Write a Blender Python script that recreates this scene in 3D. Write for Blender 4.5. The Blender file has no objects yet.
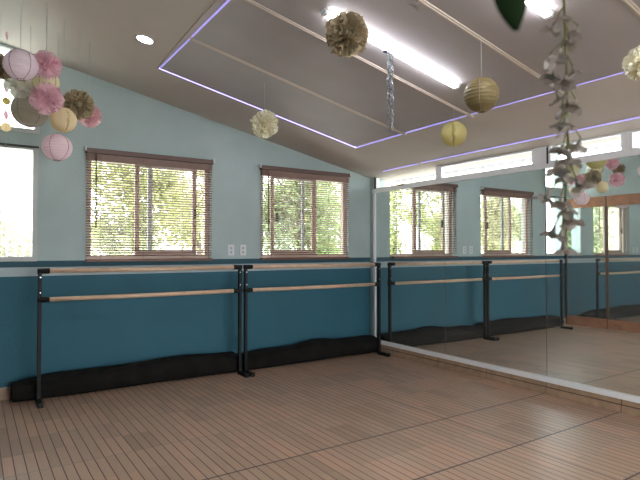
import bpy, math, random
from mathutils import Vector, Matrix, Euler
PI = math.pi
sc = bpy.context.scene
C = sc.collection
rnd = random.Random(7)

# ------------------------------------------------------------------ camera
CAM_Z = 1.25
F_PX, YAW, PITCH, ROLL = 524.17, .5854, .0204, -.001
fw = Vector((math.sin(YAW)*math.cos(PITCH), math.cos(YAW)*math.cos(PITCH), math.sin(PITCH)))
r0 = Vector((math.cos(YAW), -math.sin(YAW), 0)); u0 = r0.cross(fw)
rt = r0*math.cos(ROLL)+u0*math.sin(ROLL); up = -r0*math.sin(ROLL)+u0*math.cos(ROLL)
cam_d = bpy.data.cameras.new('camera'); cam = bpy.data.objects.new('camera', cam_d); C.objects.link(cam)
cam.matrix_world = Matrix(((rt.x, up.x, -fw.x, 0), (rt.y, up.y, -fw.y, 0), (rt.z, up.z, -fw.z, CAM_Z), (0, 0, 0, 1)))
cam_d.sensor_width = 36; cam_d.lens = F_PX*36/640; cam_d.clip_start = .02
cam_d.dof.use_dof = True; cam_d.dof.focus_distance = 5.0; cam_d.dof.aperture_fstop = 5.0
sc.camera = cam

def ray(px, py): return fw+rt*((px-320)/F_PX)+up*((240-py)/F_PX)
def at(px, py, d): return Vector((0, 0, CAM_Z))+ray(px, py)*d        # world point d metres ahead, measured on the photo
YB, XM, XL = 5.176, 4.184, -.07          # back wall, mirror face, mirror face on the left wall
def zc(x): return 3.058-.2126*x           # underside of the sloping ceiling

# ------------------------------------------------------------------ materials
MATS = {}
def mat(name, col, rough=.6, metal=0, emit=None, estr=0, noise=0, nscale=8, bump=0, bscale=60, spec=.5, trans=0, sheen=0):
    m = bpy.data.materials.new(name); m.use_nodes = True; nt = m.node_tree; N = nt.nodes; L = nt.links
    b = N['Principled BSDF']; out = N['Material Output']
    b.inputs['Base Color'].default_value = (*col, 1); b.inputs['Roughness'].default_value = rough
    b.inputs['Metallic'].default_value = metal; b.inputs['Specular IOR Level'].default_value = spec
    if emit:
        b.inputs['Emission Color'].default_value = (*emit, 1); b.inputs['Emission Strength'].default_value = estr
    tc = N.new('ShaderNodeTexCoord')
    colsock = None
    if noise:
        n = N.new('ShaderNodeTexNoise'); n.inputs['Scale'].default_value = nscale; n.inputs['Detail'].default_value = 5
        L.new(tc.outputs['Object'], n.inputs['Vector'])
        r = N.new('ShaderNodeValToRGB')
        r.color_ramp.elements[0].position = .3; r.color_ramp.elements[1].position = .7
        r.color_ramp.elements[0].color = (*[max(0, c*(1-noise)) for c in col], 1)
        r.color_ramp.elements[1].color = (*[min(1, c*(1+noise)) for c in col], 1)
        L.new(n.outputs['Fac'], r.inputs['Fac']); L.new(r.outputs['Color'], b.inputs['Base Color']); colsock = r.outputs['Color']
    if bump:
        n2 = N.new('ShaderNodeTexNoise'); n2.inputs['Scale'].default_value = bscale; n2.inputs['Detail'].default_value = 3
        L.new(tc.outputs['Object'], n2.inputs['Vector'])
        bp = N.new('ShaderNodeBump'); bp.inputs['Strength'].default_value = bump; bp.inputs['Distance'].default_value = .02
        L.new(n2.outputs['Fac'], bp.inputs['Height']); L.new(bp.outputs['Normal'], b.inputs['Normal'])
    if trans:
        t = N.new('ShaderNodeBsdfTranslucent'); t.inputs['Color'].default_value = (*col, 1)
        if colsock: L.new(colsock, t.inputs['Color'])
        mx = N.new('ShaderNodeMixShader'); mx.inputs['Fac'].default_value = trans
        L.new(b.outputs[0], mx.inputs[1]); L.new(t.outputs[0], mx.inputs[2]); L.new(mx.outputs[0], out.inputs['Surface'])
    MATS[name] = m
    return m

def glass_mat(name, tint=(1, 1, 1)):
    m = bpy.data.materials.new(name); m.use_nodes = True; nt = m.node_tree; N = nt.nodes; L = nt.links
    N.remove(N['Principled BSDF']); out = N['Material Output']
    t = N.new('ShaderNodeBsdfTransparent'); t.inputs['Color'].default_value = (*tint, 1)
    g = N.new('ShaderNodeBsdfGlossy'); g.inputs['Roughness'].default_value = .02
    f = N.new('ShaderNodeLayerWeight'); f.inputs['Blend'].default_value = .5
    pw = N.new('ShaderNodeMath'); pw.operation = 'POWER'; pw.inputs[1].default_value = 5
    ad = N.new('ShaderNodeMath'); ad.operation = 'MULTIPLY_ADD'; ad.inputs[1].default_value = .85; ad.inputs[2].default_value = .03
    mx = N.new('ShaderNodeMixShader'); L.new(f.outputs['Facing'], pw.inputs[0]); L.new(pw.outputs[0], ad.inputs[0])
    L.new(ad.outputs[0], mx.inputs['Fac']); L.new(t.outputs[0], mx.inputs[1]); L.new(g.outputs[0], mx.inputs[2]); L.new(mx.outputs[0], out.inputs['Surface'])
    MATS[name] = m; return m

def mirror_mat(name, col, haze):
    m = bpy.data.materials.new(name); m.use_nodes = True; nt = m.node_tree; N = nt.nodes; L = nt.links
    N.remove(N['Principled BSDF']); out = N['Material Output']
    g = N.new('ShaderNodeBsdfGlossy'); g.inputs['Color'].default_value = (*col, 1); g.inputs['Roughness'].default_value = .0
    d = N.new('ShaderNodeBsdfDiffuse'); d.inputs['Color'].default_value = (.75, .76, .74, 1)
    tc = N.new('ShaderNodeTexCoord'); n = N.new('ShaderNodeTexNoise'); n.inputs['Scale'].default_value = 2.2; n.inputs['Detail'].default_value = 6
    mr = N.new('ShaderNodeMapRange'); mr.inputs['From Min'].default_value = .4; mr.inputs['From Max'].default_value = .8
    mr.inputs['To Min'].default_value = haze*.6; mr.inputs['To Max'].default_value = haze*2.2
    mx = N.new('ShaderNodeMixShader')
    L.new(tc.outputs['Object'], n.inputs['Vector']); L.new(n.outputs['Fac'], mr.inputs['Value']); L.new(mr.outputs[0], mx.inputs['Fac'])
    L.new(g.outputs[0], mx.inputs[1]); L.new(d.outputs[0], mx.inputs[2]); L.new(mx.outputs[0], out.inputs['Surface'])
    MATS[name] = m; return m

def wall_mat(name):
    """pale grey-green paint above, dark blue line, pale stripe and petrol blue dado below (paint bands by height)"""
    m = mat(name, (.5, .6, .6), .75, bump=.16, bscale=45)
    nt = m.node_tree; N = nt.nodes; L = nt.links; b = N['Principled BSDF']
    g = N.new('ShaderNodeNewGeometry'); sp = N.new('ShaderNodeSeparateXYZ'); L.new(g.outputs['Position'], sp.inputs[0])
    mp = N.new('ShaderNodeMath'); mp.operation = 'DIVIDE'; mp.inputs[1].default_value = 2.0; L.new(sp.outputs['Z'], mp.inputs[0])
    r = N.new('ShaderNodeValToRGB'); r.color_ramp.interpolation = 'CONSTANT'
    e = r.color_ramp.elements
    TEAL = (.022, .112, .158); BAND = (.026, .092, .125); STR = (.44, .53, .56); UP = (.405, .505, .505)
    e[0].position = 0; e[0].color = (*TEAL, 1)
    e[1].position = 1.026/2; e[1].color = (*STR, 1)
    x = e.new(1.104/2); x.color = (*BAND, 1)
    x = e.new(1.163/2); x.color = (*UP, 1)
    L.new(mp.outputs[0], r.inputs['Fac'])
    n = N.new('ShaderNodeTexNoise'); n.inputs['Scale'].default_value = 3; n.inputs['Detail'].default_value = 6
    L.new(g.outputs['Position'], n.inputs['Vector'])
    mr = N.new('ShaderNodeMapRange'); mr.inputs['To Min'].default_value = .86; mr.inputs['To Max'].default_value = 1.14
    L.new(n.outputs['Fac'], mr.inputs['Value'])
    mu = N.new('ShaderNodeVectorMath'); mu.operation = 'SCALE'; L.new(r.outputs['Color'], mu.inputs[0]); L.new(mr.outputs[0], mu.inputs['Scale'])
    L.new(mu.outputs[0], b.inputs['Base Color'])
    return m

def floor_mat(name):
    """wood-look tiles: dark grooves along y every 58 mm, tile joints across every 636 mm, each strip its own tone"""
    m = mat(name, (.3, .2, .15), .34)
    nt = m.node_tree; N = nt.nodes; L = nt.links; b = N['Principled BSDF']
    g = N.new('ShaderNodeNewGeometry'); sp = N.new('ShaderNodeSeparateXYZ'); L.new(g.outputs['Position'], sp.inputs[0])
    def M(op, a, c=None, d=None):
        n = N.new('ShaderNodeMath'); n.operation = op
        for i, v in enumerate((a, c, d)):
            if v is None: continue
            if isinstance(v, (int, float)): n.inputs[i].default_value = v
            else: L.new(v, n.inputs[i])
        return n.outputs[0]
    px_, py_ = .0583, .6365
    ux = M('DIVIDE', M('SUBTRACT', sp.outputs['X'], .1534), px_); uy = M('DIVIDE', M('SUBTRACT', sp.outputs['Y'], 2.122), py_)
    fx = M('FRACT', ux); ix = M('FLOOR', ux); iy = M('FLOOR', M('MULTIPLY', uy, 2.0)); fy = M('FRACT', uy); jy = M('FLOOR', uy)
    gx = M('LESS_THAN', fx, .10)
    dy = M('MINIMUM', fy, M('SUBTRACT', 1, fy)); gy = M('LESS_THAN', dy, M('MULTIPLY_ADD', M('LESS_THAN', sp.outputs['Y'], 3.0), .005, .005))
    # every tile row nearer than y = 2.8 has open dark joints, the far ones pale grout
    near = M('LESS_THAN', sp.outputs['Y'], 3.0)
    cv = N.new('ShaderNodeCombineXYZ'); L.new(ix, cv.inputs[0]); L.new(iy, cv.inputs[1])
    wn = N.new('ShaderNodeTexWhiteNoise'); wn.noise_dimensions = '2D'; L.new(cv.outputs[0], wn.inputs['Vector'])
    rp = N.new('ShaderNodeValToRGB'); e = rp.color_ramp.elements
    e[0].position = 0; e[0].color = (.39, .265, .18, 1); e[1].position = 1; e[1].color = (.62, .375, .26, 1)
    x = e.new(.35); x.color = (.49, .335, .235, 1); x = e.new(.7); x.color = (.56, .375, .265, 1)
    cv2 = N.new('ShaderNodeCombineXYZ'); L.new(M('FLOOR', M('DIVIDE', ix, 3.0)), cv2.inputs[0]); L.new(iy, cv2.inputs[1])
    wn2 = N.new('ShaderNodeTexWhiteNoise'); wn2.noise_dimensions = '2D'; L.new(cv2.outputs[0], wn2.inputs['Vector'])
    L.new(M('ADD', M('MULTIPLY', wn.outputs['Value'], .45), M('MULTIPLY', wn2.outputs['Value'], .55)), rp.inputs['Fac'])
    # grain
    mpg = N.new('ShaderNodeMapping'); mpg.inputs['Scale'].default_value = (60, 4, 1); L.new(g.outputs['Position'], mpg.inputs[0])
    ng = N.new('ShaderNodeTexNoise'); ng.inputs['Scale'].default_value = 1; ng.inputs['Detail'].default_value = 5; L.new(mpg.outputs[0], ng.inputs['Vector'])
    mr = N.new('ShaderNodeMapRange'); mr.inputs['To Min'].default_value = .88; mr.inputs['To Max'].default_value = 1.12; L.new(ng.outputs['Fac'], mr.inputs['Value'])
    mu = N.new('ShaderNodeVectorMath'); mu.operation = 'SCALE'; L.new(rp.outputs['Color'], mu.inputs[0]); L.new(mr.outputs[0], mu.inputs['Scale'])
    def mix(fac, a, col, bcol=None):
        n = N.new('ShaderNodeMix'); n.data_type = 'RGBA'
        L.new(fac, n.inputs[0]); L.new(a, n.inputs[6])
        n.inputs[7].default_value = (*col, 1) if bcol is None else (0, 0, 0, 1)
        if bcol is not None: L.new(bcol, n.inputs[7])
        return n.outputs[2]
    c1 = mix(gx, mu.outputs[0], (.10, .050, .036))
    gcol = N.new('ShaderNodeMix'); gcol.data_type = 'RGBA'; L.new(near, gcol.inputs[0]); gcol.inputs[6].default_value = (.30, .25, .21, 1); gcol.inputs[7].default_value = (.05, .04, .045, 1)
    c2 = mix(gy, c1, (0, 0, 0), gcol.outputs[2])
    lx = M('LESS_THAN', M('ABSOLUTE', M('SUBTRACT', sp.outputs['X'], 2.937)), .004)
    c3 = mix(lx, c2, (.05, .035, .03))
    L.new(c3, b.inputs['Base Color'])
    nr = N.new('ShaderNodeTexNoise'); nr.inputs['Scale'].default_value = 2.5; L.new(g.outputs['Position'], nr.inputs['Vector'])
    m2 = N.new('ShaderNodeMapRange'); m2.inputs['To Min'].default_value = .285; m2.inputs['To Max'].default_value = .34; L.new(nr.outputs['Fac'], m2.inputs['Value'])
    L.new(m2.outputs[0], b.inputs['Roughness'])
    bp = N.new('ShaderNodeBump'); bp.inputs['Strength'].default_value = .25; bp.inputs['Distance'].default_value = .004; bp.invert = True
    L.new(M('MAXIMUM', gx, gy), bp.inputs['Height']); pass
    return m

WALL = wall_mat('painted plaster'); FLOOR = floor_mat('wood look strip tiles')
PLAIN = mat('pale painted plaster', (.44, .53, .54), .8, bump=.3, bscale=40)
CEIL = mat('ceiling paint', (.60, .535, .48), .6, noise=.03, nscale=3)
PANEL = mat('grey ceiling panel', (.41, .375, .372), .5, noise=.04, nscale=4)
BATTEN = mat('cream panel strip', (.56, .49, .42), .5)
WHITE = mat('white painted frame', (.86, .87, .89), .5)
GREYFR = mat('pale grey frame', (.50, .53, .525), .5)
ALU = mat('bluish aluminium', (.36, .41, .43), .4, .3)
WINFR = mat('brownish window frame', (.54, .43, .37), .5)
DARK = mat('dark gasket', (.03, .033, .035), .6)
GLASS = glass_mat('clear pane', (.97, .98, .97)); 
MIR = mirror_mat('studio mirror', (.91, .965, .95), .045)
MIR2 = mirror_mat('old mirror', (.74, .79, .77), .06)
TILEBASE = mat('wood look skirting tile', (.36, .245, .165), .45, noise=.2, nscale=14)
REDWOOD = mat('orange brown wood', (.36, .16, .085), .45, noise=.22, nscale=9)
DKWOOD = mat('dark wood strip', (.11, .06, .04), .5)
SLAT = mat('brown blind slat', (.23, .14, .11), .5, noise=.12, nscale=20)
RAIL = mat('dark brown blind rail', (.13, .078, .065), .5)
BLACK = mat('black painted steel', (.008, .0085, .0095), .5, spec=.2)
PINE = mat('pale turned wood', (.68, .48, .335), .45, noise=.1, nscale=16)
STEEL = mat('bright screw', (.7, .7, .72), .3, 1)
MATROLL = mat('dark vinyl mat', (.010, .0093, .0085), .9, spec=.15, noise=.35, nscale=9, bump=.4, bscale=14)
PLASTIC = mat('white plastic', (.66, .70, .70), .4)
TUBE = mat('fluorescent tube', (.9, .9, .95), .4, emit=(.93, .93, 1.0), estr=14)
LAMPD = mat('downlight lens', (.9, .9, .9), .4, emit=(1, .97, .98), estr=9)
LED = mat('violet led strip', (.6, .55, .9), .4, emit=(.30, .26, .78), estr=.30)
LEDB = mat('violet led strip bright', (.6, .55, .9), .4, emit=(.42, .39, 1.0), estr=.7)
STRING = mat('thin white thread', (.6, .58, .55), .7)
PINKT = mat('pink tissue', (.98, .73, .80), .8, trans=.5)
LPINKT = mat('light pink tissue', (.98, .72, .77), .8, trans=.5)
CREAMT = mat('cream tissue', (.96, .93, .77), .8, trans=.55)
GOLDT = mat('tan gold tissue', (.47, .385, .25), .7, trans=.25)
BROWNT = mat('olive brown tissue', (.50, .42, .27), .7, trans=.2)
LILACP = mat('lilac paper', (.97, .85, .92), .8, trans=.45)
PINKP = mat('pink paper', (.97, .82, .87), .8, trans=.45)
OLIVEP = mat('olive grey paper', (.54, .51, .42), .7, trans=.3)
GOLDP = mat('dull gold paper', (.215, .165, .068), .55, trans=.25)
YELP = mat('yellow honeycomb tissue', (.64, .57, .26), .8, trans=.45)
AMBP = mat('amber honeycomb tissue', (.95, .84, .60), .8, trans=.45)
WIRE = mat('lantern wire', (.28, .18, .16), .5)
FOIL = mat('silver foil', (.33, .345, .36), .28, .85)
PETAL = mat('white silk petal', (.37, .33, .30), .8, trans=.35)
STEM = mat('green plastic stem', (.16, .155, .045), .6)
LEAFD = mat('dark green leaf', (.008, .018, .005), .9, trans=.05, spec=.1)
LEAF_A = mat('yellow green leaves', (.38, .41, .17), .6, trans=.4, noise=.35, nscale=3)
LEAF_B = mat('mid green leaves', (.25, .32, .14), .6, trans=.4, noise=.35, nscale=3)
LEAF_C = mat('pale olive leaves', (.46, .45, .25), .6, trans=.4, noise=.35, nscale=3)
BARK = mat('grey brown bark', (.16, .12, .09), .9, noise=.3, nscale=12)
GROUND = mat('pale dry ground', (.62, .61, .58), .9, noise=.2, nscale=2)
HOUSE = mat('white washed render', (.78, .74, .76), .9)
CREAMW = mat('cream render', (.78, .68, .46), .9)
ROOFING = mat('grey corrugated sheet', (.19, .19, .20), .5)
FENCE = mat('pale grey fence paint', (.16, .175, .15), .6)

# ------------------------------------------------------------------ mesh helpers
class MB:
    def __init__(s): s.v = []; s.f = []; s.sm = []; s.mi = []
    def add(s, vs, fs, smooth=False, mi=0):
        o = len(s.v); s.v += [tuple(v) for v in vs]
        for f in fs: s.f.append(tuple(i+o for i in f)); s.sm.append(smooth); s.mi.append(mi)
        return s
    def box(s, x0, x1, y0, y1, z0, z1, mi=0):
        return s.add([(x, y, z) for x in (x0, x1) for y in (y0, y1) for z in (z0, z1)],
                     [(0, 1, 3, 2), (4, 6, 7, 5), (0, 4, 5, 1), (2, 3, 7, 6), (0, 2, 6, 4), (1, 5, 7, 3)], mi=mi)
    def hexa(s, lo, hi, mi=0):       # two quads of 4 points each
        return s.add(list(lo)+list(hi), [(3, 2, 1, 0), (4, 5, 6, 7), (0, 1, 5, 4), (1, 2, 6, 5), (2, 3, 7, 6), (3, 0, 4, 7)], mi=mi)
    def tube(s, pts, r, n=8, cap=True, mi=0, smooth=True):
        pts = [Vector(p) for p in pts]; vs = []; fs = []
        for i, p in enumerate(pts):
            d = (pts[min(i+1, len(pts)-1)]-pts[max(i-1, 0)]).normalized()
            a = Vector((0, 0, 1)) if abs(d.z) < .9 else Vector((1, 0, 0))
            u = d.cross(a).normalized(); w = d.cross(u)
            rr = r[i] if isinstance(r, (list, tuple)) else r
            for k in range(n):
                t = 2*PI*k/n; vs.append(p+u*(rr*math.cos(t))+w*(rr*math.sin(t)))
        for i in range(len(pts)-1):
            for k in range(n): fs.append((i*n+k, i*n+(k+1) % n, (i+1)*n+(k+1) % n, (i+1)*n+k))
        s.add(vs, fs, smooth, mi)
        if cap:
            o = len(s.v)-len(vs)
            s.f.append(tuple(o+k for k in reversed(range(n)))); s.sm.append(False); s.mi.append(mi)
            s.f.append(tuple(o+(len(pts)-1)*n+k for k in range(n))); s.sm.append(False); s.mi.append(mi)
        return s
    def disc(s, c, r, n=24, h=.004, axis='z', slope=0, mi=0):
        vs = []
        for q in (0, h):
            for k in range(n):
                t = 2*PI*k/n; x, y = r*math.cos(t), r*math.sin(t)
                vs.append((c[0]+x, c[1]+y, c[2]+q+slope*x) if axis == 'z' else (c[0]+x, c[1]+q, c[2]+y))
        fs = [tuple(reversed(range(n))), tuple(range(n, 2*n))]+[(k, (k+1) % n, n+(k+1) % n, n+k) for k in range(n)]
        return s.add(vs, fs, False, mi)
    def build(s, name, m, parent=None, loc=(0, 0, 0), bevel=0):
        me = bpy.data.meshes.new(name); me.from_pydata(s.v, [], s.f)
        for x in (m if isinstance(m, (list, tuple)) else [m]): me.materials.append(x)
        me.polygons.foreach_set('use_smooth', s.sm); me.polygons.foreach_set('material_index', s.mi); me.update()
        o = bpy.data.objects.new(name, me); C.objects.link(o); o.location = loc
        if parent: o.parent = parent
        if bevel:
            b = o.modifiers.new('soft edges', 'BEVEL'); b.width = bevel; b.segments = 2; b.limit_method = 'ANGLE'
        return o

def tag(o, label, cat, group=None):
    o['label'] = label; o['category'] = cat
    if group: o['group'] = group
    return o
def thing(name, label, cat, loc=(0, 0, 0), group=None):
    o = bpy.data.objects.new(name, None); C.objects.link(o); o.location = loc; o.empty_display_size = .1
    return tag(o, label, cat, group)
def structure(o, label, cat=None):
    o['kind'] = 'structure'; o['label'] = label; o['category'] = cat or o.name.split('_')[0]
    return o
def copy_tree(o, parent=None):
    c = o.copy(); C.objects.link(c)
    if parent: c.parent = parent
    for ch in list(o.children): copy_tree(ch, c)
    return c

# ------------------------------------------------------------------ the room
YF = -2.6; WT = .16
b = MB().box(XL-.2, XM+.25, YF-.2, YB+.2, -.12, 0)
structure(b.build('floor', FLOOR), 'brown wood-look tile floor with dark parallel grooves', 'floor')

# back wall with four openings; its top follows the sloping ceiling
OPEN = [(-.045, .44, 1.19, 2.15), (-.045, .45, 2.30, None), (.872, 2.065, 1.175, 2.15), (2.657, 3.85, 1.175, 2.15)]
xs = sorted({XL-.2, XM+.2, *[o[0] for o in OPEN], *[o[1] for o in OPEN]})
b = MB()
def wall_piece(x0, x1, z0, z1):
    t0 = zc(x0)+.03 if z1 is None else z1; t1 = zc(x1)+.03 if z1 is None else z1
    b.hexa([(x0, YB, z0), (x1, YB, z0), (x1, YB+WT, z0), (x0, YB+WT, z0)], [(x0, YB, t0), (x1, YB, t1), (x1, YB+WT, t1), (x0, YB+WT, t0)])
for x0, x1 in zip(xs, xs[1:]):
    ops = sorted([o for o in OPEN if o[0] <= x0+1e-6 and o[1] >= x1-1e-6], key=lambda o: o[2])
    z = 0
    for o in ops:
        wall_piece(x0, x1, z, o[2])
        if o[3] is None:      # sloped head just under the ceiling
            b.hexa([(x0, YB, zc(x0)-.012), (x1, YB, zc(x1)-.012), (x1, YB+.02, zc(x1)-.012), (x0, YB+.02, zc(x0)-.012)],
                   [(x0, YB, zc(x0)+.03), (x1, YB, zc(x1)+.03), (x1, YB+.02, zc(x1)+.03), (x0, YB+.02, zc(x0)+.03)]); z = None; break
        z = o[3]
    if z is not None: wall_piece(x0, x1, z, None)
structure(b.build('wall_back', WALL), 'back wall painted pale grey-green over a petrol blue dado with a white stripe', 'wall')

XW = XM+.012     # plaster face of the mirror wall
b = MB().box(XW, XW+.16, YF, YB, 0, 2.0)
b.box(XW, XW+.16, 5.07, YB, 2.0, zc(XW)+.02)
b.box(XW, XW+.16, 2.722, 2.842, 2.0, zc(XW)+.02).box(XW, XW+.16, YF, .9, 2.0, zc(XW)+.02)
structure(b.build('wall_right', PLAIN), 'low wall behind the big mirrors under the strip windows', 'wall')
b = MB().box(XL-.2, XL-.035, YF, YB, 0, zc(XL)+.02)
structure(b.build('wall_left', WALL), 'left wall carrying the wood-framed mirrors', 'wall')
b = MB()
for x0, x1, z0 in ((XL-.2, .5, 0), (.5, 3.9, 2.15), (3.9, XM+.2, 0)):  # unseen wide opening under the lintel, added to fill the room with skylight
    b.hexa([(x0, YF-.16, z0), (x1, YF-.16, z0), (x1, YF, z0), (x0, YF, z0)], [(x0, YF-.16, zc(x0)), (x1, YF-.16, zc(x1)), (x1, YF, zc(x1)), (x0, YF, zc(x0))])
structure(b.build('wall_front', PLAIN), 'wall behind the viewer with a wide opening added to let in fill light', 'wall')

b = MB(); x0, x1 = XL-.25, XM+.2
b.hexa([(x0, YF-.2, zc(x0)), (x1, YF-.2, zc(x1)), (x1, YB+.04, zc(x1)), (x0, YB+.04, zc(x0))], [(x0, YF-.2, zc(x0)+.14), (x1, YF-.2, zc(x1)+.14), (x1, YB+.04, zc(x1)+.14), (x0, YB+.04, zc(x0)+.14)])
structure(b.build('ceiling', CEIL), 'warm grey sloping ceiling', 'ceiling')

def slopebox(bb, x0, x1, y0, y1, d0, d1, mi=0):    # a slab hanging d0..d1 below the ceiling
    bb.hexa([(x0, y0, zc(x0)-d1), (x1, y0, zc(x1)-d1), (x1, y1, zc(x1)-d1), (x0, y1, zc(x0)-d1)],
            [(x0, y0, zc(x0)-d0), (x1, y0, zc(x1)-d0), (x1, y1, zc(x1)-d0), (x0, y1, zc(x0)-d0)], mi)
    return bb
TY = [4.37, 3.627, 2.845, 2.06, 1.30, .52]
TX0, TX1 = 1.297, 3.322
for i, (ya, yb) in enumerate(zip(TY, TY[1:])):
    o = slopebox(MB(), TX0, TX1, yb, ya, -.002, .006).build('ceiling_panel', PANEL)
    structure(o, ('grey ceiling panel along the violet light line nearest the back wall', 'grey ceiling panel between the first and second cream strips from the back wall',
              'grey ceiling panel carrying the whole twin tube lamp', 'grey ceiling panel carrying the cut-off twin tube lamp', 'grey ceiling panel in the top right corner of the picture')[i], 'ceiling panel')
for i, y in enumerate(TY[1:5]):
    bb = slopebox(MB(), TX0-.004, TX1+.05, y-.016, y+.016, 0, .012); slopebox(bb, TX0-.004, TX1+.05, y-.005, y+.005, .012, .018)
    structure(bb.build('trim_%d' % (i+1), BATTEN, bevel=.002), 'cream joint strip across the ceiling panels, number %s from the back wall' % ('one', 'two', 'three', 'four')[i], 'trim')
bb = MB(); pts = [(1.279, 4.40), (1.247, 3.47), (1.239, 3.03), (1.225, .6)]
for (xa, ya), (xb, yb) in zip(pts, pts[1:]):
    bb.hexa([(xa-.006, ya, zc(xa)-.010), (xa+.004, ya, zc(xa)-.010), (xb+.004, yb, zc(xb)-.010), (xb-.006, yb, zc(xb)-.010)],
            [(xa-.006, ya, zc(xa)+.002), (xa+.004, ya, zc(xa)+.002), (xb+.004, yb, zc(xb)+.002), (xb-.006, yb, zc(xb)+.002)])
structure(bb.build('trim_5', BATTEN), 'thin cream edge strip beside the left violet light line', 'trim')

# violet led strips stuck around the panel field
def led(name, label, runs, m, w=.007):
    bb = MB()
    for (xa, ya), (xb, yb) in runs:
        d = Vector((xb-xa, yb-ya)).normalized(); n = Vector((-d.y, d.x))*w/2
        q = [(xa-n.x, ya-n.y), (xb-n.x, yb-n.y), (xb+n.x, yb+n.y), (xa+n.x, ya+n.y)]
        bb.hexa([(x, y, zc(x)-.010) for x, y in q], [(x, y, zc(x)+.001) for x, y in q])
    return tag(bb.build(name, m), label, 'led strip', 'violet light strips on the ceiling')
led('led_strip', 'violet light strip on the ceiling along the back end of the grey panels', [((1.285, 4.377), (3.368, 4.384))], LEDB, .012)
led('led_strip', 'violet light strip on the ceiling along the left, higher side of the grey panels', [((1.292, 4.36), (1.292, 3.65)), ((1.290, 3.60), (1.289, 2.87)), ((1.289, 2.82), (1.289, .6))], LED)
led('led_strip', 'violet light strip on the ceiling along the lower right side of the grey panels', [((3.366, 4.375), (3.345, 3.66)), ((3.345, 3.60), (3.328, 2.87)), ((3.328, 2.82), (3.325, 2.08)), ((3.325, 2.03), (3.322, .6))], LED)
led('led_strip', 'violet light strip on the ceiling just above the strip windows', [((4.052, 4.76), (4.032, 4.15)), ((4.030, 4.10), (3.96, .6))], LED, .0045)

# fluorescent fittings and downlights
def fluorescent(label, xa, xb, y):
    t = thing('fluorescent_light', label, 'ceiling light', (0, 0, 0), 'twin tube fluorescent lights')
    slopebox(MB(), xa-.03, xb+.03, y-.026, y+.026, .004, .014).build('housing', WHITE, t, bevel=.003)
    for s in (-1, 1):
        yy = y+s*.0135
        MB().tube([(xa, yy, zc(xa)-.025), (xb, yy, zc(xb)-.025)], .0095, 10).build('tube_lamp', TUBE, t)
    for x in (xa-.012, xb+.012):
        slopebox(MB(), x-.010, x+.010, y-.024, y+.024, .012, .036).build('end_cap', WHITE, t, bevel=.003)
fluorescent('lit twin tube fluorescent light on the ceiling beside the hanging silver chain', 1.75, 2.865, 2.568)
fluorescent('lit twin tube fluorescent light cut off by the top edge of the photo', 1.38, 2.52, 1.626)
def downlight(label, x, y, r):
    t = thing('downlight', label, 'ceiling light', (x, y, zc(x)), 'round ceiling downlights')
    bb = MB(); n = 28; vs = []; S = -.2126
    for rr, d in ((r, 0), (r, .006), (r*.82, .008), (r*.80, .001)):
        for k in range(n):
            a = 2*PI*k/n; X = rr*math.cos(a); vs.append((X, rr*math.sin(a), S*X-d))
    bb.add(vs, [(j*n+k, j*n+(k+1) % n, (j+1)*n+(k+1) % n, (j+1)*n+k) for j in range(3) for k in range(n)], True)
    bb.build('rim', WHITE, t)
    MB().disc((0, 0, -.005), r*.81, 28, .003, 'z', S).build('lens', LAMPD, t)
downlight('lit round ceiling downlight left of the violet lit panels', 1.057, 3.96, .068)
downlight('small lit ceiling downlight half hidden behind the cream tissue pompom', 2.355, 4.742, .05)

# skirtings
b = MB().box(XL-.03, XM, YB-.012, YB+.005, 0, .10)
structure(b.build('baseboard_back', TILEBASE), 'wood-look skirting tile along the back wall', 'baseboard')
b = MB()
ys = [5.17, 4.64, 4.01, 3.37, 2.735, 2.10, 1.46, .82, .18, -.46, -1.1]
for ya, yb in zip(ys, ys[1:]):
    b.box(XM-.020, XW+.01, yb+.005, ya-.005, .004, .058).box(XM-.013, XW+.01, yb+.005, ya-.005, .068, .105)
b.box(XM-.006, XW+.01, ys[-1], ys[0], 0, .104, 1)
structure(b.build('baseboard_right', [TILEBASE, DKWOOD]), 'two stepped rows of wood-look skirting tile under the mirrors', 'baseboard')
b = MB().box(XM-.016, XW+.01, -.5, 5.11, .105, .152)
structure(b.build('trim_6', WHITE, bevel=.003), 'white painted ledge under the mirrors', 'trim')
b = MB().box(XM-.012, XW+.01, 5.057, 5.095, .152, 2.02)
structure(b.build('trim_7', WHITE, bevel=.003), 'white upright trim between the back wall and the first mirror', 'trim')
b = MB().box(XM-.012, XW+.01, -.5, 5.112, 1.969, 2.006)
structure(b.build('trim_8', WHITE, bevel=.003), 'white rail along the top of the mirrors', 'trim')

# the three frameless mirrors of the right wall
for k, (ya, yb, lb) in enumerate([(5.057, 3.915, 'tall frameless wall mirror nearest the back corner'), (3.911, 2.736, 'tall frameless wall mirror in the middle of the three'),
                                  (2.732, 1.20, 'tall frameless wall mirror behind the hanging white orchid garland, at the right edge')]):
    t = thing('wall_mirror', lb, 'mirror', (XM, (ya+yb)/2, .152), 'frameless mirrors along the right wall')
    h = (ya-yb)/2
    MB().box(0, .008, -h, h, 0, 1.817).build('mirror_glass', MIR, t)
    MB().box(.0082, .0115, -h, h, 0, 1.817).build('backing', DKWOOD, t)

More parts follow.
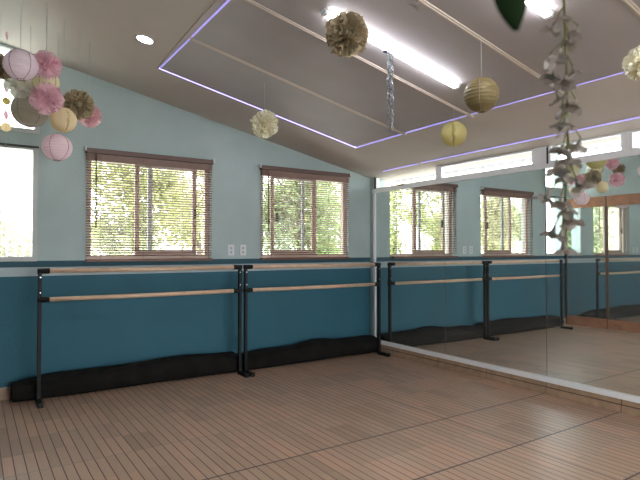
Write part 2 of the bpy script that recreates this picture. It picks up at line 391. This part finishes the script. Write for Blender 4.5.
# wood framed mirrors on the left wall, seen in the studio mirrors
def framed(lb, ya, yb):
    t = thing('framed_mirror', lb, 'mirror', (XL, (ya+yb)/2, 0), 'wood framed mirrors on the left wall'); h = (ya-yb)/2
    MB().box(-.030, 0, -h+.01, h-.01, .15, 1.96).build('mirror_glass', MIR2, t)
    MB().box(-.034, .016, -h, h, 1.955, 2.12).build('top_rail', REDWOOD, t, bevel=.004)
    MB().box(-.034, .016, -h, h, .0, .155).build('bottom_rail', REDWOOD, t, bevel=.004)
    for s in (-1, 1): MB().box(-.034, .008, s*h-.010, s*h+.010, .155, 1.955).build('stile', DKWOOD, t)
framed('wood-framed mirror on the left wall nearest the back corner, seen reflected', 5.125, 4.455)
framed('wood-framed mirror reflected at the right edge, second from the back corner', 4.432, 3.60)

# ------------------------------------------------------------------ windows of the back wall
def sliding_window(name, label, x0, x1, bars, outer, handle, hname):
    z0, z1 = 1.175, 2.15; y0, y1 = YB+.045, YB+.095
    t = bpy.data.objects.new(name, None); C.objects.link(t); structure(t, label, 'window')
    bb = MB().box(x0, x0+.042, y0, y1, z0, z1).box(x1-.045, x1, y0, y1, z0, z1).box(x0+.042, x1-.045, y0, y1, z1-.06, z1).box(x0+.042, x1-.045, y0, y1, z0, z0+.03)
    bb.build('window_frame', WINFR, t, bevel=.003)
    a, c = bars
    bb = MB().box(a[0], a[1], y0-.012, y0+.02, z0+.03, z1-.06).box(c[0], c[1], y0-.012, y0+.02, z0+.03, z1-.06)
    bb.box(a[1], c[0], y0-.012, y0+.02, z0+.03, z0+.08).box(a[1], c[0], y0-.012, y0+.02, z1-.085, z1-.06)
    bb.build('sliding_sash', WINFR, t, bevel=.003)
    MB().box(outer[0], outer[1], y1-.025, y1, z0+.03, z1-.06).build('outer_stile', ALU, t)
    MB().box(x0+.04, x1-.04, y0+.036, y0+.040, z0+.02, z1-.05).build('pane', GLASS, t)
    hx = handle
    MB().box(hx-.014, hx+.014, y0-.04, y0-.012, 1.572, 1.682).build(hname, DARK, t, bevel=.004)
    MB().box(x0-.01, x1+.01, YB-.0, YB+.11, z0-.02, z0+.002).build('sill', WINFR, t)
sliding_window('window_1', 'left sliding window of the two behind wooden blinds', .872, 2.065, ((1.306, 1.348), (1.882, 1.924)), (1.44, 1.483), 1.897, 'handle')
sliding_window('window_2', 'right sliding window behind wooden blinds, nearer the mirrors', 2.657, 3.85, ((2.795, 2.833), (3.343, 3.40)), (3.225, 3.26), 2.862, 'handle')
def fixed_window(name, label, x0, x1, z0, z1):
    t = bpy.data.objects.new(name, None); C.objects.link(t); structure(t, label, 'window')
    y0, y1 = YB-.012, YB+.06
    f = .034
    def top(x): return z1 if z1 else zc(x)-.014
    bb = MB().box(x0-.01, x1+.03, y0, y1, z0-.03, z0+.012)
    for xa, xb in ((x0-.01, x0+.012), (x1-.008, x1+.03)):
        bb.hexa([(xa, y0, z0+.012), (xb, y0, z0+.012), (xb, y1, z0+.012), (xa, y1, z0+.012)], [(xa, y0, top(xa)), (xb, y0, top(xb)), (xb, y1, top(xb)), (xa, y1, top(xa))])
    xa, xb = x0+.012, x1-.008
    bb.hexa([(xa, y0, top(xa)-.014), (xb, y0, top(xb)-.014), (xb, y1, top(xb)-.014), (xa, y1, top(xa)-.014)], [(xa, y0, top(xa)), (xb, y0, top(xb)), (xb, y1, top(xb)), (xa, y1, top(xa))])
    bb.build('window_frame', GREYFR, t, bevel=.002)
    if z1: MB().box(x0-.02, x1+.034, YB-.03, YB-.001, z1+.004, z1+.016).build('drip_strip', DARK, t)
    MB().hexa([(xa, YB+.03, z0), (xb, YB+.03, z0), (xb, YB+.034, z0), (xa, YB+.034, z0)], [(xa, YB+.03, top(xa)-.02), (xb, YB+.03, top(xb)-.02), (xb, YB+.034, top(xb)-.02), (xa, YB+.034, top(xa)-.02)]).build('pane', GLASS, t)
fixed_window('window_3', 'bright fixed window at the left edge of the back wall', -.045, .44, 1.19, 2.145)
fixed_window('window_4', 'sloped-top fixed window high in the left corner', -.045, .45, 2.30, None)

# strip windows above the mirrors
def strip_window(name, label, ya, yb, zt, tilt=True):
    t = bpy.data.objects.new(name, None); C.objects.link(t); structure(t, label, 'window')
    x0, x1 = XW-.006, XW+.05
    bb = MB().box(x0, x1, yb, ya, 2.003, 2.030)
    if tilt: bb.box(x0, x1, yb, ya, zt, zt+.016)
    bb.box(x0, x1, ya-.022, ya, 2.022, zt).box(x0, x1, yb, yb+.022, 2.022, zt)
    bb.build('window_frame', WHITE, t, bevel=.002)
    MB().box(x0+.02, x0+.024, yb+.02, ya-.02, 2.018, zt+.005).build('pane', GLASS, t)
    return t
t = strip_window('window_5', 'strip window above the mirrors next to the back wall', 5.07, 4.02, 2.158, False)
MB().box(XW-.009, XW+.03, 5.055, 5.085, 2.02, 2.165).build('gasket', DARK, t)
MB().box(XW-.02, XW+.0, 4.55, 4.63, 2.018, 2.030).build('latch', DARK, t, bevel=.003)
strip_window('window_6', 'strip window above the mirrors, second from the back wall', 3.985, 2.845, 2.146)
t = strip_window('window_7', 'strip window above the mirrors behind the white orchid garland', 2.705, 2.065, 2.152)
MB().box(XW-.009, XW+.0, 2.712, 2.720, 2.01, 2.15).build('gasket', DARK, t)  # dark strip stands in for the shaded gap beside this window
strip_window('window_8', 'strip window above the mirrors at the right edge of the photo', 2.025, .9, 2.15)
b = MB().box(XW-.004, XW+.06, 3.985, 4.02, 2.003, zc(XW)+.01).box(XW-.004, XW+.06, 2.025, 2.065, 2.003, zc(XW)+.01).box(XW-.005, XW+.06, 2.722, 2.845, 2.003, zc(XW)+.01)
structure(b.build('trim_9', WHITE), 'white posts between the strip windows', 'trim')

# ------------------------------------------------------------------ wooden blinds
def blind(label, x0, x1, wand_x, side):
    k = (YB-.045)/YB
    x0, x1, wand_x = x0*k, x1*k, wand_x*k
    y = YB-.040; zt, zb = 2.188, 1.150
    t = thing('wooden_blind', label, 'blind', (x0, y, zb), 'wooden venetian blinds')
    w = x1-x0; H = zt-zb
    MB().box(-.004, w+.004, -.030, .030, H-.045, H).build('head_rail', RAIL, t, bevel=.003)
    bb = MB()
    for i in range(7): bb.box(0, w, -.013, .013, H-.056-.0085*i-.004, H-.056-.0085*i)
    bb.box(.02, w-.02, -.011, .011, H-.112, H-.047).build('stacked_slats', SLAT, t)
    bb = MB(); n = 36; top = H-.115; bot = .045
    tl = math.radians(-17)
    for i in range(n):
        z = bot+(top-bot)*(i+.5)/n; c, s = .0128*math.cos(tl), .0128*math.sin(tl)
        bb.add([(0, -c, z-s), (w, -c, z-s), (w, 0, z+.0016), (0, 0, z+.0016), (w, c, z+s), (0, c, z+s),
                (0, -c, z-s-.002), (w, -c, z-s-.002), (w, 0, z-.0006), (0, 0, z-.0006), (w, c, z+s-.002), (0, c, z+s-.002)],
               [(0, 1, 2, 3), (3, 2, 4, 5), (7, 6, 9, 8), (8, 9, 11, 10), (6, 7, 1, 0), (5, 4, 10, 11), (0, 3, 9, 6), (3, 5, 11, 9), (1, 7, 8, 2), (2, 8, 10, 4)])
    bb.build('slats', SLAT, t)
    MB().box(0, w, -.018, .018, .0, .024).build('bottom_rail', mat('reddish brown rail', (.17, .075, .05), .5) if 'reddish brown rail' not in MATS else MATS['reddish brown rail'], t, bevel=.003)
    for q in (.10, .42, .74, .965):
        MB().tube([(w*q, -.016, .02), (w*q, -.016, H-.05)], .0016, 5).build('ladder_cord', SLAT, t)
    MB().tube([(wand_x-x0, -.036, H-.05), (wand_x-x0+.002, -.040, H-.73)], .0065, 6).build('tilt_wand', RAIL, t)
    for xx in (-.008, w+.008):
        MB().box(xx-.008, xx+.008, -.028, .032, H-.03, H+.014).build('bracket', PLASTIC, t, bevel=.002)
blind('brown wooden blind over the left sliding window', .864, 2.082, .94, 1)
blind('brown wooden blind over the right sliding window nearer the mirrors', 2.650, 3.862, 2.728, 1)

# wall switches
def switch(label, x0, x1):
    t = thing('wall_switch', label, 'switch', ((x0+x1)/2, YB-.001, 1.257), 'switch plates between the blinds'); w = (x1-x0)/2
    MB().box(-w, w, -.008, .001, -.057, .057).build('plate', PLASTIC, t, bevel=.002)
    for z in (-.022, .022): MB().box(-.012, .012, -.011, -.008, z-.014, z+.014).build('socket_insert', mats_grey, t, bevel=.001)
mats_grey = mat('grey plastic', (.42, .45, .45), .5)
switch('white switch plate between the blinds, the left of the pair', 2.257, 2.328)
switch('white switch plate between the blinds, the right of the pair', 2.396, 2.467)

# ------------------------------------------------------------------ ballet barres
YP = 4.895
def barre(label, xa, xb):
    t = thing('ballet_barre', label, 'barre', (xa, YP, 0), 'free-standing double ballet barres'); L = xb-xa
    for x, s in ((0, 1), (L, -1)):
        p = MB().box(x-.0145, x+.0145, -.018, .018, .034, 1.103).build('post', BLACK, t, bevel=.003)
        for z in (1.032, .905): MB().tube([(x+s*.004, -.021, z), (x+s*.004, -.016, z)], .0042, 10).build('bolt', STEEL, p)
        f = MB().box(x-.018, x+.018, -.165, .02, 0, .036).build('foot', BLACK, t, bevel=.004)
        MB().box(x-.021, x+.021, -.178, -.150, 0, .040).build('end_cap', BLACK, f, bevel=.003)
        for z in (1.084, .846):
            MB().tube([(x-s*.017, 0, z), (x+s*.072, 0, z)], .0235, 14).build('bracket', BLACK, t)
    for z in (1.084, .846):
        MB().tube([(.03, 0, z), (L*.5, 0, z-.003), (L-.03, 0, z)], .0195, 14).build('rail', PINE, t)
    return t
barre('black and pale wood ballet barre standing under the left blind', .466, 2.268)
barre('black and pale wood ballet barre standing under the right blind beside the mirrors', 2.332, 4.098)

# rolled dark mats behind the barres
def matroll(label, x0, x1, seed, lump):
    R = random.Random(seed); n = 28; N = 60; bb = MB(); vs = []; fs = []
    ph = [R.uniform(0, 6) for _ in range(6)]
    for i in range(N+1):
        u = i/N; x = x0+(x1-x0)*u
        r = .112+.004*math.sin(9*u+ph[0])+lump*(.008*math.sin(5*u+ph[1])+.006*math.sin(17*u+ph[2]))
        e = min(1, u/.22) if lump < 1 else 1; r *= .72+.28*math.sin(e*PI/2)
        zc_ = r*.93+lump*.004*math.sin(7*u+ph[4])
        for k in range(n):
            a = 2*PI*k/n
            d = 1+.03*math.sin(2*a+ph[3]+3*u)+lump*.05*math.sin(3*a+6*u+ph[5])
            z = zc_+r*d*.95*math.sin(a); y = 5.046+min(.118, r*d*math.cos(a))
            vs.append((x, max(y, 4.922), max(z, .003)))
    for i in range(N):
        for k in range(n): fs.append((i*n+k, (i+1)*n+k, (i+1)*n+(k+1) % n, i*n+(k+1) % n))
    bb.add(vs, fs, True)
    o = bb.build('rolled_mat', MATROLL); tag(o, label, 'rolled mat', 'rolled mats along the back wall')
    for xe in (x0, x1):
        s = -1 if xe == x0 else 1; pts = []
        for i in range(90):
            a = i*.42; rr = .012+(.066 if lump < 1 and s < 0 else .090)*i/90; pts.append((xe+s*.002, 5.046+rr*.95*math.cos(a), .080+rr*.9*math.sin(a)))
        MB().tube(pts, .0035, 5).build('rolled_edge', MATROLL, o)
        q = [(xe, vs[(0 if s < 0 else N)*n+k][1], vs[(0 if s < 0 else N)*n+k][2]) for k in range(n)]
        MB().add(q, [tuple(range(n))]).build('end_face', MATROLL, o)
    if lump:
        pts = [(x0+.05, 4.936, .155), (x0+.35, 4.926, .10+.05), (x0+.75, 4.945, .195), (x0+1.15, 4.99, .222), (x0+1.6, 5.0, .224)]
        MB().tube(pts, [.006, .009, .01, .009, .005], 6).build('loose_fold', MATROLL, o)
matroll('long dark rolled mat lying along the wall under the left barre', .285, 2.262, 3, .25)
matroll('lumpy dark rolled mat lying along the wall under the right barre', 2.285, 4.13, 5, 1)

# ------------------------------------------------------------------ hanging paper decorations
def string_to_ceiling(parent, p, z_from=0.0, lean=0):
    MB().tube([(0, 0, z_from), (lean, 0, zc(p.x+lean*math.cos(parent.rotation_euler.z))-p.z)], .0013, 5).build('hanging_string', STRING, parent)
def pompom_mesh(name, r, m, seed, petals=110, droop=1.0):
    R = random.Random(seed); bb = MB()
    n = 12
    vs = [(0, 0, -.55*r)]; fs = []
    for i in range(1, 7):
        for k in range(n):
            a = PI*i/7; t = 2*PI*k/n; vs.append((.55*r*math.sin(a)*math.cos(t), .55*r*math.sin(a)*math.sin(t), -.55*r*math.cos(a)))
    vs.append((0, 0, .55*r))
    for k in range(n):
        fs.append((0, 1+(k+1) % n, 1+k)); fs.append((len(vs)-1, 61+k, 61+(k+1) % n))
        for i in range(5): fs.append((1+i*n+k, 1+i*n+(k+1) % n, 1+(i+1)*n+(k+1) % n, 1+(i+1)*n+k))
    bb.add(vs, fs, True)
    for q in range(petals):
        z = 1-2*(q+.5)/petals; t = q*2.39996+R.uniform(-.2, .2)
        d = Vector((math.sqrt(1-z*z)*math.cos(t), math.sqrt(1-z*z)*math.sin(t), z*droop)).normalized()
        a = d.cross(Vector((R.uniform(-1, 1), R.uniform(-1, 1), R.uniform(-1, 1)))).normalized()   # fan axis
        w = d.cross(a); ph = R.uniform(0, 6); fr = R.uniform(6, 10); ro = R.uniform(.86, 1.06); half = R.uniform(.26, .42)*(110/petals)**.5
        vs = []; nu, nv = 4, 9
        for i in range(nu+1):
            tt = .30+.70*i/nu
            for j in range(nv):
                v = -1+2*j/(nv-1)
                dd = d*math.cos(v*half)+w*math.sin(v*half)
                rip = math.sin(v*fr+ph)*.075*tt**2+.10*(tt-.3)*math.sin(ph*3)
                edge = 1-.10*v*v+(.03*math.sin(v*14+ph) if i == nu else 0)
                vs.append((dd*(tt*ro*edge)+a*rip)*r)
        bb.add(vs, [(i*nv+j, i*nv+j+1, (i+1)*nv+j+1, (i+1)*nv+j) for i in range(nu) for j in range(nv-1)], True)
    return bb
def pompom(label, px, py, d, rpx, m, seed, petals=110, group='tissue pompoms hanging from the ceiling'):
    p = at(px, py, d); r = rpx*d/F_PX
    o = pompom_mesh('hanging_pompom', r, m, seed, petals).build('hanging_pompom', m, loc=p)
    o.rotation_euler = (0, 0, seed)
    tag(o, label, 'pompom', group); string_to_ceiling(o, p, r*.3); return o
def lantern(label, px, py, d, rpx, m, seed, sq=.94, group='paper lanterns hanging from the ceiling'):
    p = at(px, py, d); r = rpx*d/F_PX
    n, rings = 40, 78; vs = []; fs = []; nr = 13
    for i in range(rings+1):
        a = .22+(PI-.44)*i/rings; ridge = 1-.024*abs(math.sin(PI*nr*i/rings*1.0))
        for k in range(n):
            t = 2*PI*k/n
            vs.append((r*math.sin(a)*ridge*math.cos(t), r*math.sin(a)*ridge*math.sin(t), r*sq*math.cos(a)))
    for i in range(rings):
        for k in range(n): fs.append((i*n+k, (i+1)*n+k, (i+1)*n+(k+1) % n, i*n+(k+1) % n))
    o = MB().add(vs, fs, True).build('hanging_lantern', m, loc=p); tag(o, label, 'paper lantern', group)
    R = random.Random(seed); a0 = R.uniform(0, 1.5); bb = MB()
    for q in range(5):
        t = a0+q*2*PI/5
        bb.tube([(r*1.002*math.sin(a)*math.cos(t), r*1.002*math.sin(a)*math.sin(t), r*sq*math.cos(a)) for a in [.22+(PI-.44)*i/16 for i in range(17)]], .0018, 5)
    for zz in (.22, PI-.22):
        bb.tube([(r*math.sin(zz)*math.cos(2*PI*k/20), r*math.sin(zz)*math.sin(2*PI*k/20), r*sq*math.cos(zz)) for k in range(21)], .0025, 5, cap=False)
    bb.tube([(-r*math.sin(.22), 0, r*sq*math.cos(.22)), (0, 0, r*sq*1.01), (r*math.sin(.22), 0, r*sq*math.cos(.22))], .002, 5)
    bb.build('wire_frame', WIRE, o)
    string_to_ceiling(o, p, r*sq); return o
def honeycomb(label, px, py, d, rpx, m, seed, group='honeycomb paper balls hanging from the ceiling'):
    p = at(px, py, d); r = rpx*d/F_PX
    n, rings, leaves = 144, 20, 36; vs = []; fs = []
    for i in range(rings+1):
        a = .06+(PI-.12)*i/rings
        for k in range(n):
            t = 2*PI*k/n; rr = r*(1-.03*(.5+.5*math.cos(leaves*t)))
            if (k+round(1.5*math.sin(i*1.3))) % n in (0, 1, n-1): rr *= .62+.12*math.sin(i*2.1)                      # the seam where the folded halves meet stays a little open
            vs.append((rr*math.sin(a)*math.cos(t), rr*math.sin(a)*math.sin(t), r*math.cos(a)))
    for i in range(rings):
        for k in range(n): fs.append((i*n+k, (i+1)*n+k, (i+1)*n+(k+1) % n, i*n+(k+1) % n))
    o = MB().add(vs, fs, True).build('hanging_honeycomb_ball', m, loc=p); tag(o, label, 'paper ball', group)
    o.rotation_euler = (0, 0, math.atan2(-p.y, -p.x)+seed)
    string_to_ceiling(o, p, r); return o

# the cluster at the left
lantern('large lilac paper lantern at the top of the left cluster', 20.8, 65, 3.25, 16.0, LILACP, 1)
lantern('olive-grey paper lantern low in the left cluster before the bright window', 30, 110, 4.03, 17.3, OLIVEP, 2, .98)
lantern('pink paper lantern hanging lowest of the left cluster', 57, 147.3, 4.06, 14.4, PINKP, 3, .93)
pompom('pink tissue pompom beside the lilac lantern at the top of the cluster', 46.5, 65, 3.67, 14, PINKT, 11)
pompom('big pink tissue pompom in the middle of the left cluster', 46.5, 98.5, 3.61, 16, PINKT, 12)
pompom('cream tissue pompom under the lilac lantern', 20, 84, 3.9, 16, mat('ivory tissue', (1.0, .99, .94), .8, trans=.75), 13, 46)
pompom('olive-brown tissue pompom at the right side of the left cluster', 78.5, 105, 3.92, 15, BROWNT, 14, 150)
pompom('pink tissue pompom half hidden behind the olive-brown pompom', 89, 115.5, 4.13, 12, LPINKT, 15)
pompom('brown tissue pompom cut off by the left edge of the photo', 0, 67, 3.55, 13.5, BROWNT, 16, 140)
lantern('cream-yellow paper lantern mostly hidden behind the two pink pompoms', 46, 82, 3.86, 12.5, mat('cream yellow paper', (.91, .84, .60), .8, trans=.4), 4)
honeycomb('amber honeycomb paper ball below the olive-brown pompom', 63.5, 120, 3.80, 12.4, AMBP, .35)

# vertical garland of paper discs
pd = 4.2; p0 = at(6, 127, pd)
t = thing('disc_garland', 'thread of small pink and gold paper discs hanging before the bright left window', 'garland', p0)
MB().tube([(0, 0, -.19), (0, 0, zc(p0.x)-p0.z)], .0012, 5).build('hanging_string', STRING, t)
for py, rr, m, tw in ((35, 3.5, PINKT, 1.2), (88, 4.4, PINKT, 1.0), (101, 3.8, YELP, .2), (115, 4.4, PINKT, 1.05), (127, 4.6, AMBP, .1)):
    z = at(6, py, pd).z-p0.z; R_ = rr*pd/F_PX
    o = MB().disc((0, 0, 0), R_, 20, .0012, 'y').build('paper_disc', m, t, (0, 0, z)); o.rotation_euler = (0, 0, tw)
MB().box(-.003, .003, -.003, .003, -.225, -.19).build('weight', RAIL, t)

# single decorations across the room
pompom('cream tissue pompom hanging over the back end of the violet light line', 264.5, 124, 4.29, 14, CREAMT, 21, 120)
pompom('large tan-gold tissue pompom hanging before the fluorescent light', 347, 35, 3.05, 23, GOLDT, 22, 80)
pompom('cream tissue pompom cut off by the right edge of the photo', 643, 63, 2.5, 18, CREAMT, 23, 110)
lantern('dull gold paper lantern hanging in front of the right violet light line', 481.5, 95, 3.11, 17.6, GOLDP, 6, .98)
honeycomb('pale yellow honeycomb ball hanging below the dull gold lantern', 454, 134, 4.13, 12.6, YELP, -.08)

# silver foil chain hanging from the lamp
p0 = Vector((2.222, 2.535, zc(2.222)-.045))
t = thing('foil_chain', 'silver foil chain streamer hanging from the whole fluorescent light', 'streamer', p0)
L = .52; bb = MB(); n = 30
for i in range(n):
    z = -L*(i+.5)/n; a = i*1.15; r = .022
    for s in (0, PI/2, PI*.8):
        c = Vector((.008*math.cos(a+s), .008*math.sin(a+s), z)); u = Vector((math.cos(a+s+1.2), math.sin(a+s+1.2), .25)); w = Vector((-.25*u.x, -.25*u.y, 1))
        pts = [c+u*(r*math.cos(k*PI/3)*.85)+w*(r*math.sin(k*PI/3)*.95) for k in range(7)]
        bb.tube(pts, .0024, 4, cap=False)
bb.build('foil_links', FOIL, t)
MB().tube([(0, 0, 0), (0, .01, .022)], .0025, 5).build('hook', STEEL, t)
c = at(385.5, 51, (p0-Vector((0, 0, CAM_Z))).dot(fw)-.10)-p0; q = .020
bb = MB().add([c+fw*f_+v for f_ in (0, .004) for v in (rt*(-q)-up*q*.45, rt*q-up*q*.8, up*q*.75+rt*.004)], [(0, 1, 2), (5, 4, 3), (0, 3, 4, 1), (1, 4, 5, 2), (2, 5, 3, 0)])
bb.build('shade_triangle', mat('dark violet shade', (.02, .015, .05), .5), t)  # dark triangle put in as the shade of the pompom

# orchid garland close to the camera
def flower_mesh(seed, size):
    R = random.Random(seed); bb = MB()
    bb.tube([(0, 0, 0), (0, 0, -.25*size), (0, 0, -.5*size)], [.05*size, .12*size, .22*size], 8)
    for q in range(5):
        a = 2*PI*q/5+R.uniform(-.2, .2); L_ = size*R.uniform(.42, .6); w = size*R.uniform(.28, .38); dr = R.uniform(.1, .55)
        ca, sa = math.cos(a), math.sin(a); vs = []
        for i in range(5):
            u = i/4; rad = .10*size+L_*u; z = -.42*size-dr*size*u*u*.6+.06*size*math.sin(u*5+seed)
            ww = w*math.sin(PI*(.18+.74*u))
            for j in (-1, -.4, .4, 1):
                y = ww*j; zz = z+.10*size*(1-abs(j))*-1+.04*size*math.sin(j*4+q)
                vs.append((rad*ca-y*sa, rad*sa+y*ca, zz))
        bb.add(vs, [(i*4+j, i*4+j+1, (i+1)*4+j+1, (i+1)*4+j) for i in range(4) for j in range(3)], True)
    return bb
GD = 1.05
gbase = at(566, 256, GD)
t = thing('orchid_garland', 'white silk orchid garland hanging close to the camera before the mirrors', 'garland', gbase)
top = at(566, 0, GD)
pts = []
hz = zc(gbase.x)-gbase.z
for i in range(40):
    z = .02+(hz-.02)*i/39
    pts.append((.010*math.sin(z*9), .008*math.cos(z*7), z))
MB().tube(pts, [.0016+.0022*min(1, i/24) for i in range(40)], 7).build('stem', STEM, t)
FL = [(556, 28, 1.0), (579, 32, .8), (565, 18, .8), (549, 62, 1.0), (561, 55, .9), (573, 72, .8), (553, 77, 1.0), (566, 83, 1.1), (556, 99, .9), (576, 107, 1.0), (566, 124, 1.2), (558, 131, .9), (581, 146, 1.1),
      (570, 160, 1.3), (556, 170, 1.1), (566, 178, 1.0), (576, 187, 1.3), (551, 198, 1.2), (561, 203, 1.0), (571, 222, 1.1), (555, 233, 1.1), (569, 44, 1.0), (562, 112, 1.0), (564, 150, 1.0), (566, 212, .9), (562, 236, 1.0), (563, 249, 1.25)]
FM = [flower_mesh(s, .035) for s in range(3)]
protos = []
for i, (px, py, s) in enumerate(FL):
    lp = at(px, py-7*s, GD+rnd.uniform(-.015, .015))-gbase
    zs = lp.z+.030*s if i < len(FL)-1 else lp.z+.01; zs = min(zs, hz)
    sp = Vector((.010*math.sin(zs*9), .008*math.cos(zs*7), zs))
    if i < 3: o = FM[i].build('flower', PETAL, t); protos.append(o)
    else: o = protos[i % 3].copy(); C.objects.link(o); o.parent = t
    o.location = lp; o.scale = (s,)*3
    dx = lp.x-sp.x; side = rt.dot(lp-sp)
    o.rotation_euler = Euler((rnd.uniform(-.5, .5), max(-1, min(1, -side*22))*.8*rt.x, rnd.uniform(0, 6)))
    MB().tube([sp, (sp+lp)/2+Vector((0, 0, .004)), lp], .0014, 5).build('flower_stalk', STEM, t)
# second sprig whose lowest flower shows at the top edge
p0 = at(417, 6, 1.25)
t = thing('orchid_sprig', 'single white silk orchid flower dipping in at the top edge of the photo', 'flower', p0)
o = flower_mesh(9, .026).build('flower', PETAL, t, (0, 0, .012)); o.rotation_euler = (.5, .2, 0)
MB().tube([(0, 0, .01), (.004, .004, .12), (0, 0, zc(p0.x)-p0.z)], .002, 5).build('stem', STEM, t)
# dark leaf nearest the camera
p0 = at(517, 30, .5)
t = thing('hanging_leaf', 'dark green leaf tip pointing down at the top edge, close to the camera', 'leaf', p0)
bb = MB(); vs = []; R0 = rt*1.0
for i in range(9):
    u = i/8; c = Vector((0, 0, 1))*(.055*u)-R0*(.006*u)+fw*(.004*math.sin(u*3)); w = .017*math.sin(PI*min(1, .05+.62*u))
    for j in (-1, -.5, 0, .5, 1): vs.append(c+R0*(w*j)+fw*(.003*abs(j)))
bb.add(vs, [(i*5+j, i*5+j+1, (i+1)*5+j+1, (i+1)*5+j) for i in range(8) for j in range(4)], True)
o = bb.build('leaf_blade', LEAFD, t)
so = o.modifiers.new('thickness', 'SOLIDIFY'); so.thickness = .0008
MB().tube([Vector((0, 0, .053))-R0*.006, Vector((0, 0, .2))-R0*.004, (0, 0, zc(p0.x)-p0.z)], .0016, 5).build('stalk', STEM, t)

# ------------------------------------------------------------------ outside
b = MB().box(-40, 40, -30, 40, -.35, -.25)
structure(b.build('ground', GROUND), 'pale ground outside the windows', 'ground')
def crown(seed, rx, ry, rz, n, leaf):
    R = random.Random(seed); bb = MB()
    clumps = []
    for _ in range(30):
        d = Vector((R.gauss(0, 1), R.gauss(0, 1), R.gauss(0, 1))).normalized()*R.uniform(.35, 1)
        clumps.append((Vector((d.x*rx, d.y*ry, d.z*rz)), R.uniform(.22, .5)))
    for _ in range(n):
        c, cr = R.choice(clumps)
        p = c+Vector((R.gauss(0, .42), R.gauss(0, .42), R.gauss(0, .42)))*cr
        a = Vector((R.uniform(-1, 1), R.uniform(-1, 1), R.uniform(-.9, .3))).normalized(); q = a.cross(Vector((R.uniform(-1, 1), R.uniform(-1, 1), R.uniform(-1, 1)))).normalized()
        l = leaf*R.uniform(.7, 1.4); w = l*.32
        bb.add([p-a*l, p+q*w, p+a*l, p-q*w], [(0, 1, 2, 3)])
    return bb
def tree(label, x, y, zmid, seed, rx, rz, m, n=5200, leaf=.062):
    t = thing('garden_tree', label, 'tree', (x, y, -.25), 'trees outside the back windows')
    crown(seed, rx, .55, rz, n, leaf).build('crown', m, t, (0, 0, zmid+.25))
    R = random.Random(seed); bb = MB().tube([(0, 0, 0), (.05, .03, .8), (-.03, 0, zmid+.25)], [.09, .07, .04], 8)
    for _ in range(9):
        z = R.uniform(.7, zmid+.4); a = R.uniform(0, 6.28); l = R.uniform(.5, 1.0)
        bb.tube([(0, 0, z), (l*.5*math.cos(a), l*.4*math.sin(a), z+l*.35), (l*math.cos(a), l*.7*math.sin(a), z+l*.8)], [.03, .02, .008], 6)
    bb.build('trunk', BARK, t)
tree('yellow-green leafy tree outside the left blind', 2.0, 7.8, 1.95, 31, .85, 1.0, LEAF_A)
tree('pale olive leafy tree outside between the two blinds', 4.0, 10.7, 2.3, 32, 1.15, 1.3, LEAF_C)
tree('mid-green leafy tree outside the left part of the right blind', 4.75, 7.8, 2.0, 33, .95, 1.05, LEAF_B)
tree('yellow-green leafy tree outside the right part of the right blind', 7.75, 10.7, 2.3, 34, 1.3, 1.3, LEAF_A)
tree('yellow-green leafy tree seen through the reflected right blind', -2.75, 10.7, 2.2, 35, 1.2, 1.25, LEAF_A)
tree('pale olive leafy tree seen through the reflected left blind', -1.35, 7.8, 1.8, 36, .9, 1.0, LEAF_C)
tree('mid-green leafy tree seen at the far side of the reflected left blind', -6.0, 10.7, 2.1, 37, .85, 1.2, LEAF_B)
tree('pale olive bush low outside the bright left window', 0.50, 10.3, 1.25, 39, .42, .85, LEAF_C, 3600)
# white neighbouring wall behind the trees, cream wall past the strip windows, fence before the left window
t = thing('garden_wall', 'white washed garden wall behind the trees', 'wall', (0, 15, -.25))
MB().box(-12, 14, 0, .2, 0, 1.75).build('wall_body', HOUSE, t); MB().box(-12, 14, -.04, .24, 1.75, 1.83).build('coping', HOUSE, t)
t = thing('railing_fence', 'pale grey railing fence outside the bright left window', 'fence', (.76, 9.0, -.25))
bb = MB()
for i in range(10): bb.box(-.46+i*.11, -.46+i*.11+.028, -.011, .011, .05, 2.05)
bb.build('bars', FENCE, t); MB().box(-.48, .58, -.02, .02, 2.05, 2.10).box(-.48, .58, -.02, .02, .1, .15).build('rails', FENCE, t)
t = thing('corrugated_eave', 'grey corrugated roof edge outside the strip windows', 'roof', (XM+.20, 0, 2.285))
bb = MB(); n = 480; vs = []
for i in range(n+1):
    y = .2+i*5.3/n; w = .020*math.sin(y*2*PI/.13)
    vs += [(.52, y, -.085+w), (0, y, .02+w), (.52, y, -.082+w), (0, y, .023+w)]
fs = []
for i in range(n): a = i*4; fs += [(a, a+1, a+5, a+4), (a+2, a+6, a+7, a+3), (a, a+4, a+6, a+2)]
bb.add(vs, fs, True); bb.build('sheet', ROOFING, t); MB().box(.20, .24, .2, 5.5, -.062, -.022).build('purlin', ROOFING, t)
t = thing('cream_outbuilding', 'cream rendered wall outside the first strip window', 'wall', (6.6, 8.0, -.25))
MB().box(0, 3.0, 0, .5, 0, 3.4).build('wall_body', CREAMW, t); MB().box(-.1, 3.1, -.1, .6, 3.4, 3.5).build('coping', CREAMW, t)

# ------------------------------------------------------------------ light
w = bpy.data.worlds.new('world'); sc.world = w; w.use_nodes = True
bg = w.node_tree.nodes['Background']; bg.inputs['Color'].default_value = (.95, .98, 1.0, 1); bg.inputs['Strength'].default_value = 3.2

sc.view_settings.view_transform = 'Standard'; sc.view_settings.look = 'None'
sc.view_settings.exposure = 1.7; sc.view_settings.gamma = 1.0; sc.view_settings.use_curve_mapping = False
sc.cycles.max_bounces = 14; sc.cycles.diffuse_bounces = 6; sc.cycles.glossy_bounces = 8; sc.cycles.transparent_max_bounces = 24; sc.cycles.transmission_bounces = 6
sc.cycles.caustics_reflective = False; sc.cycles.caustics_refractive = False
sc.cycles.sample_clamp_indirect = 2.0
sc.cycles.use_denoising = True
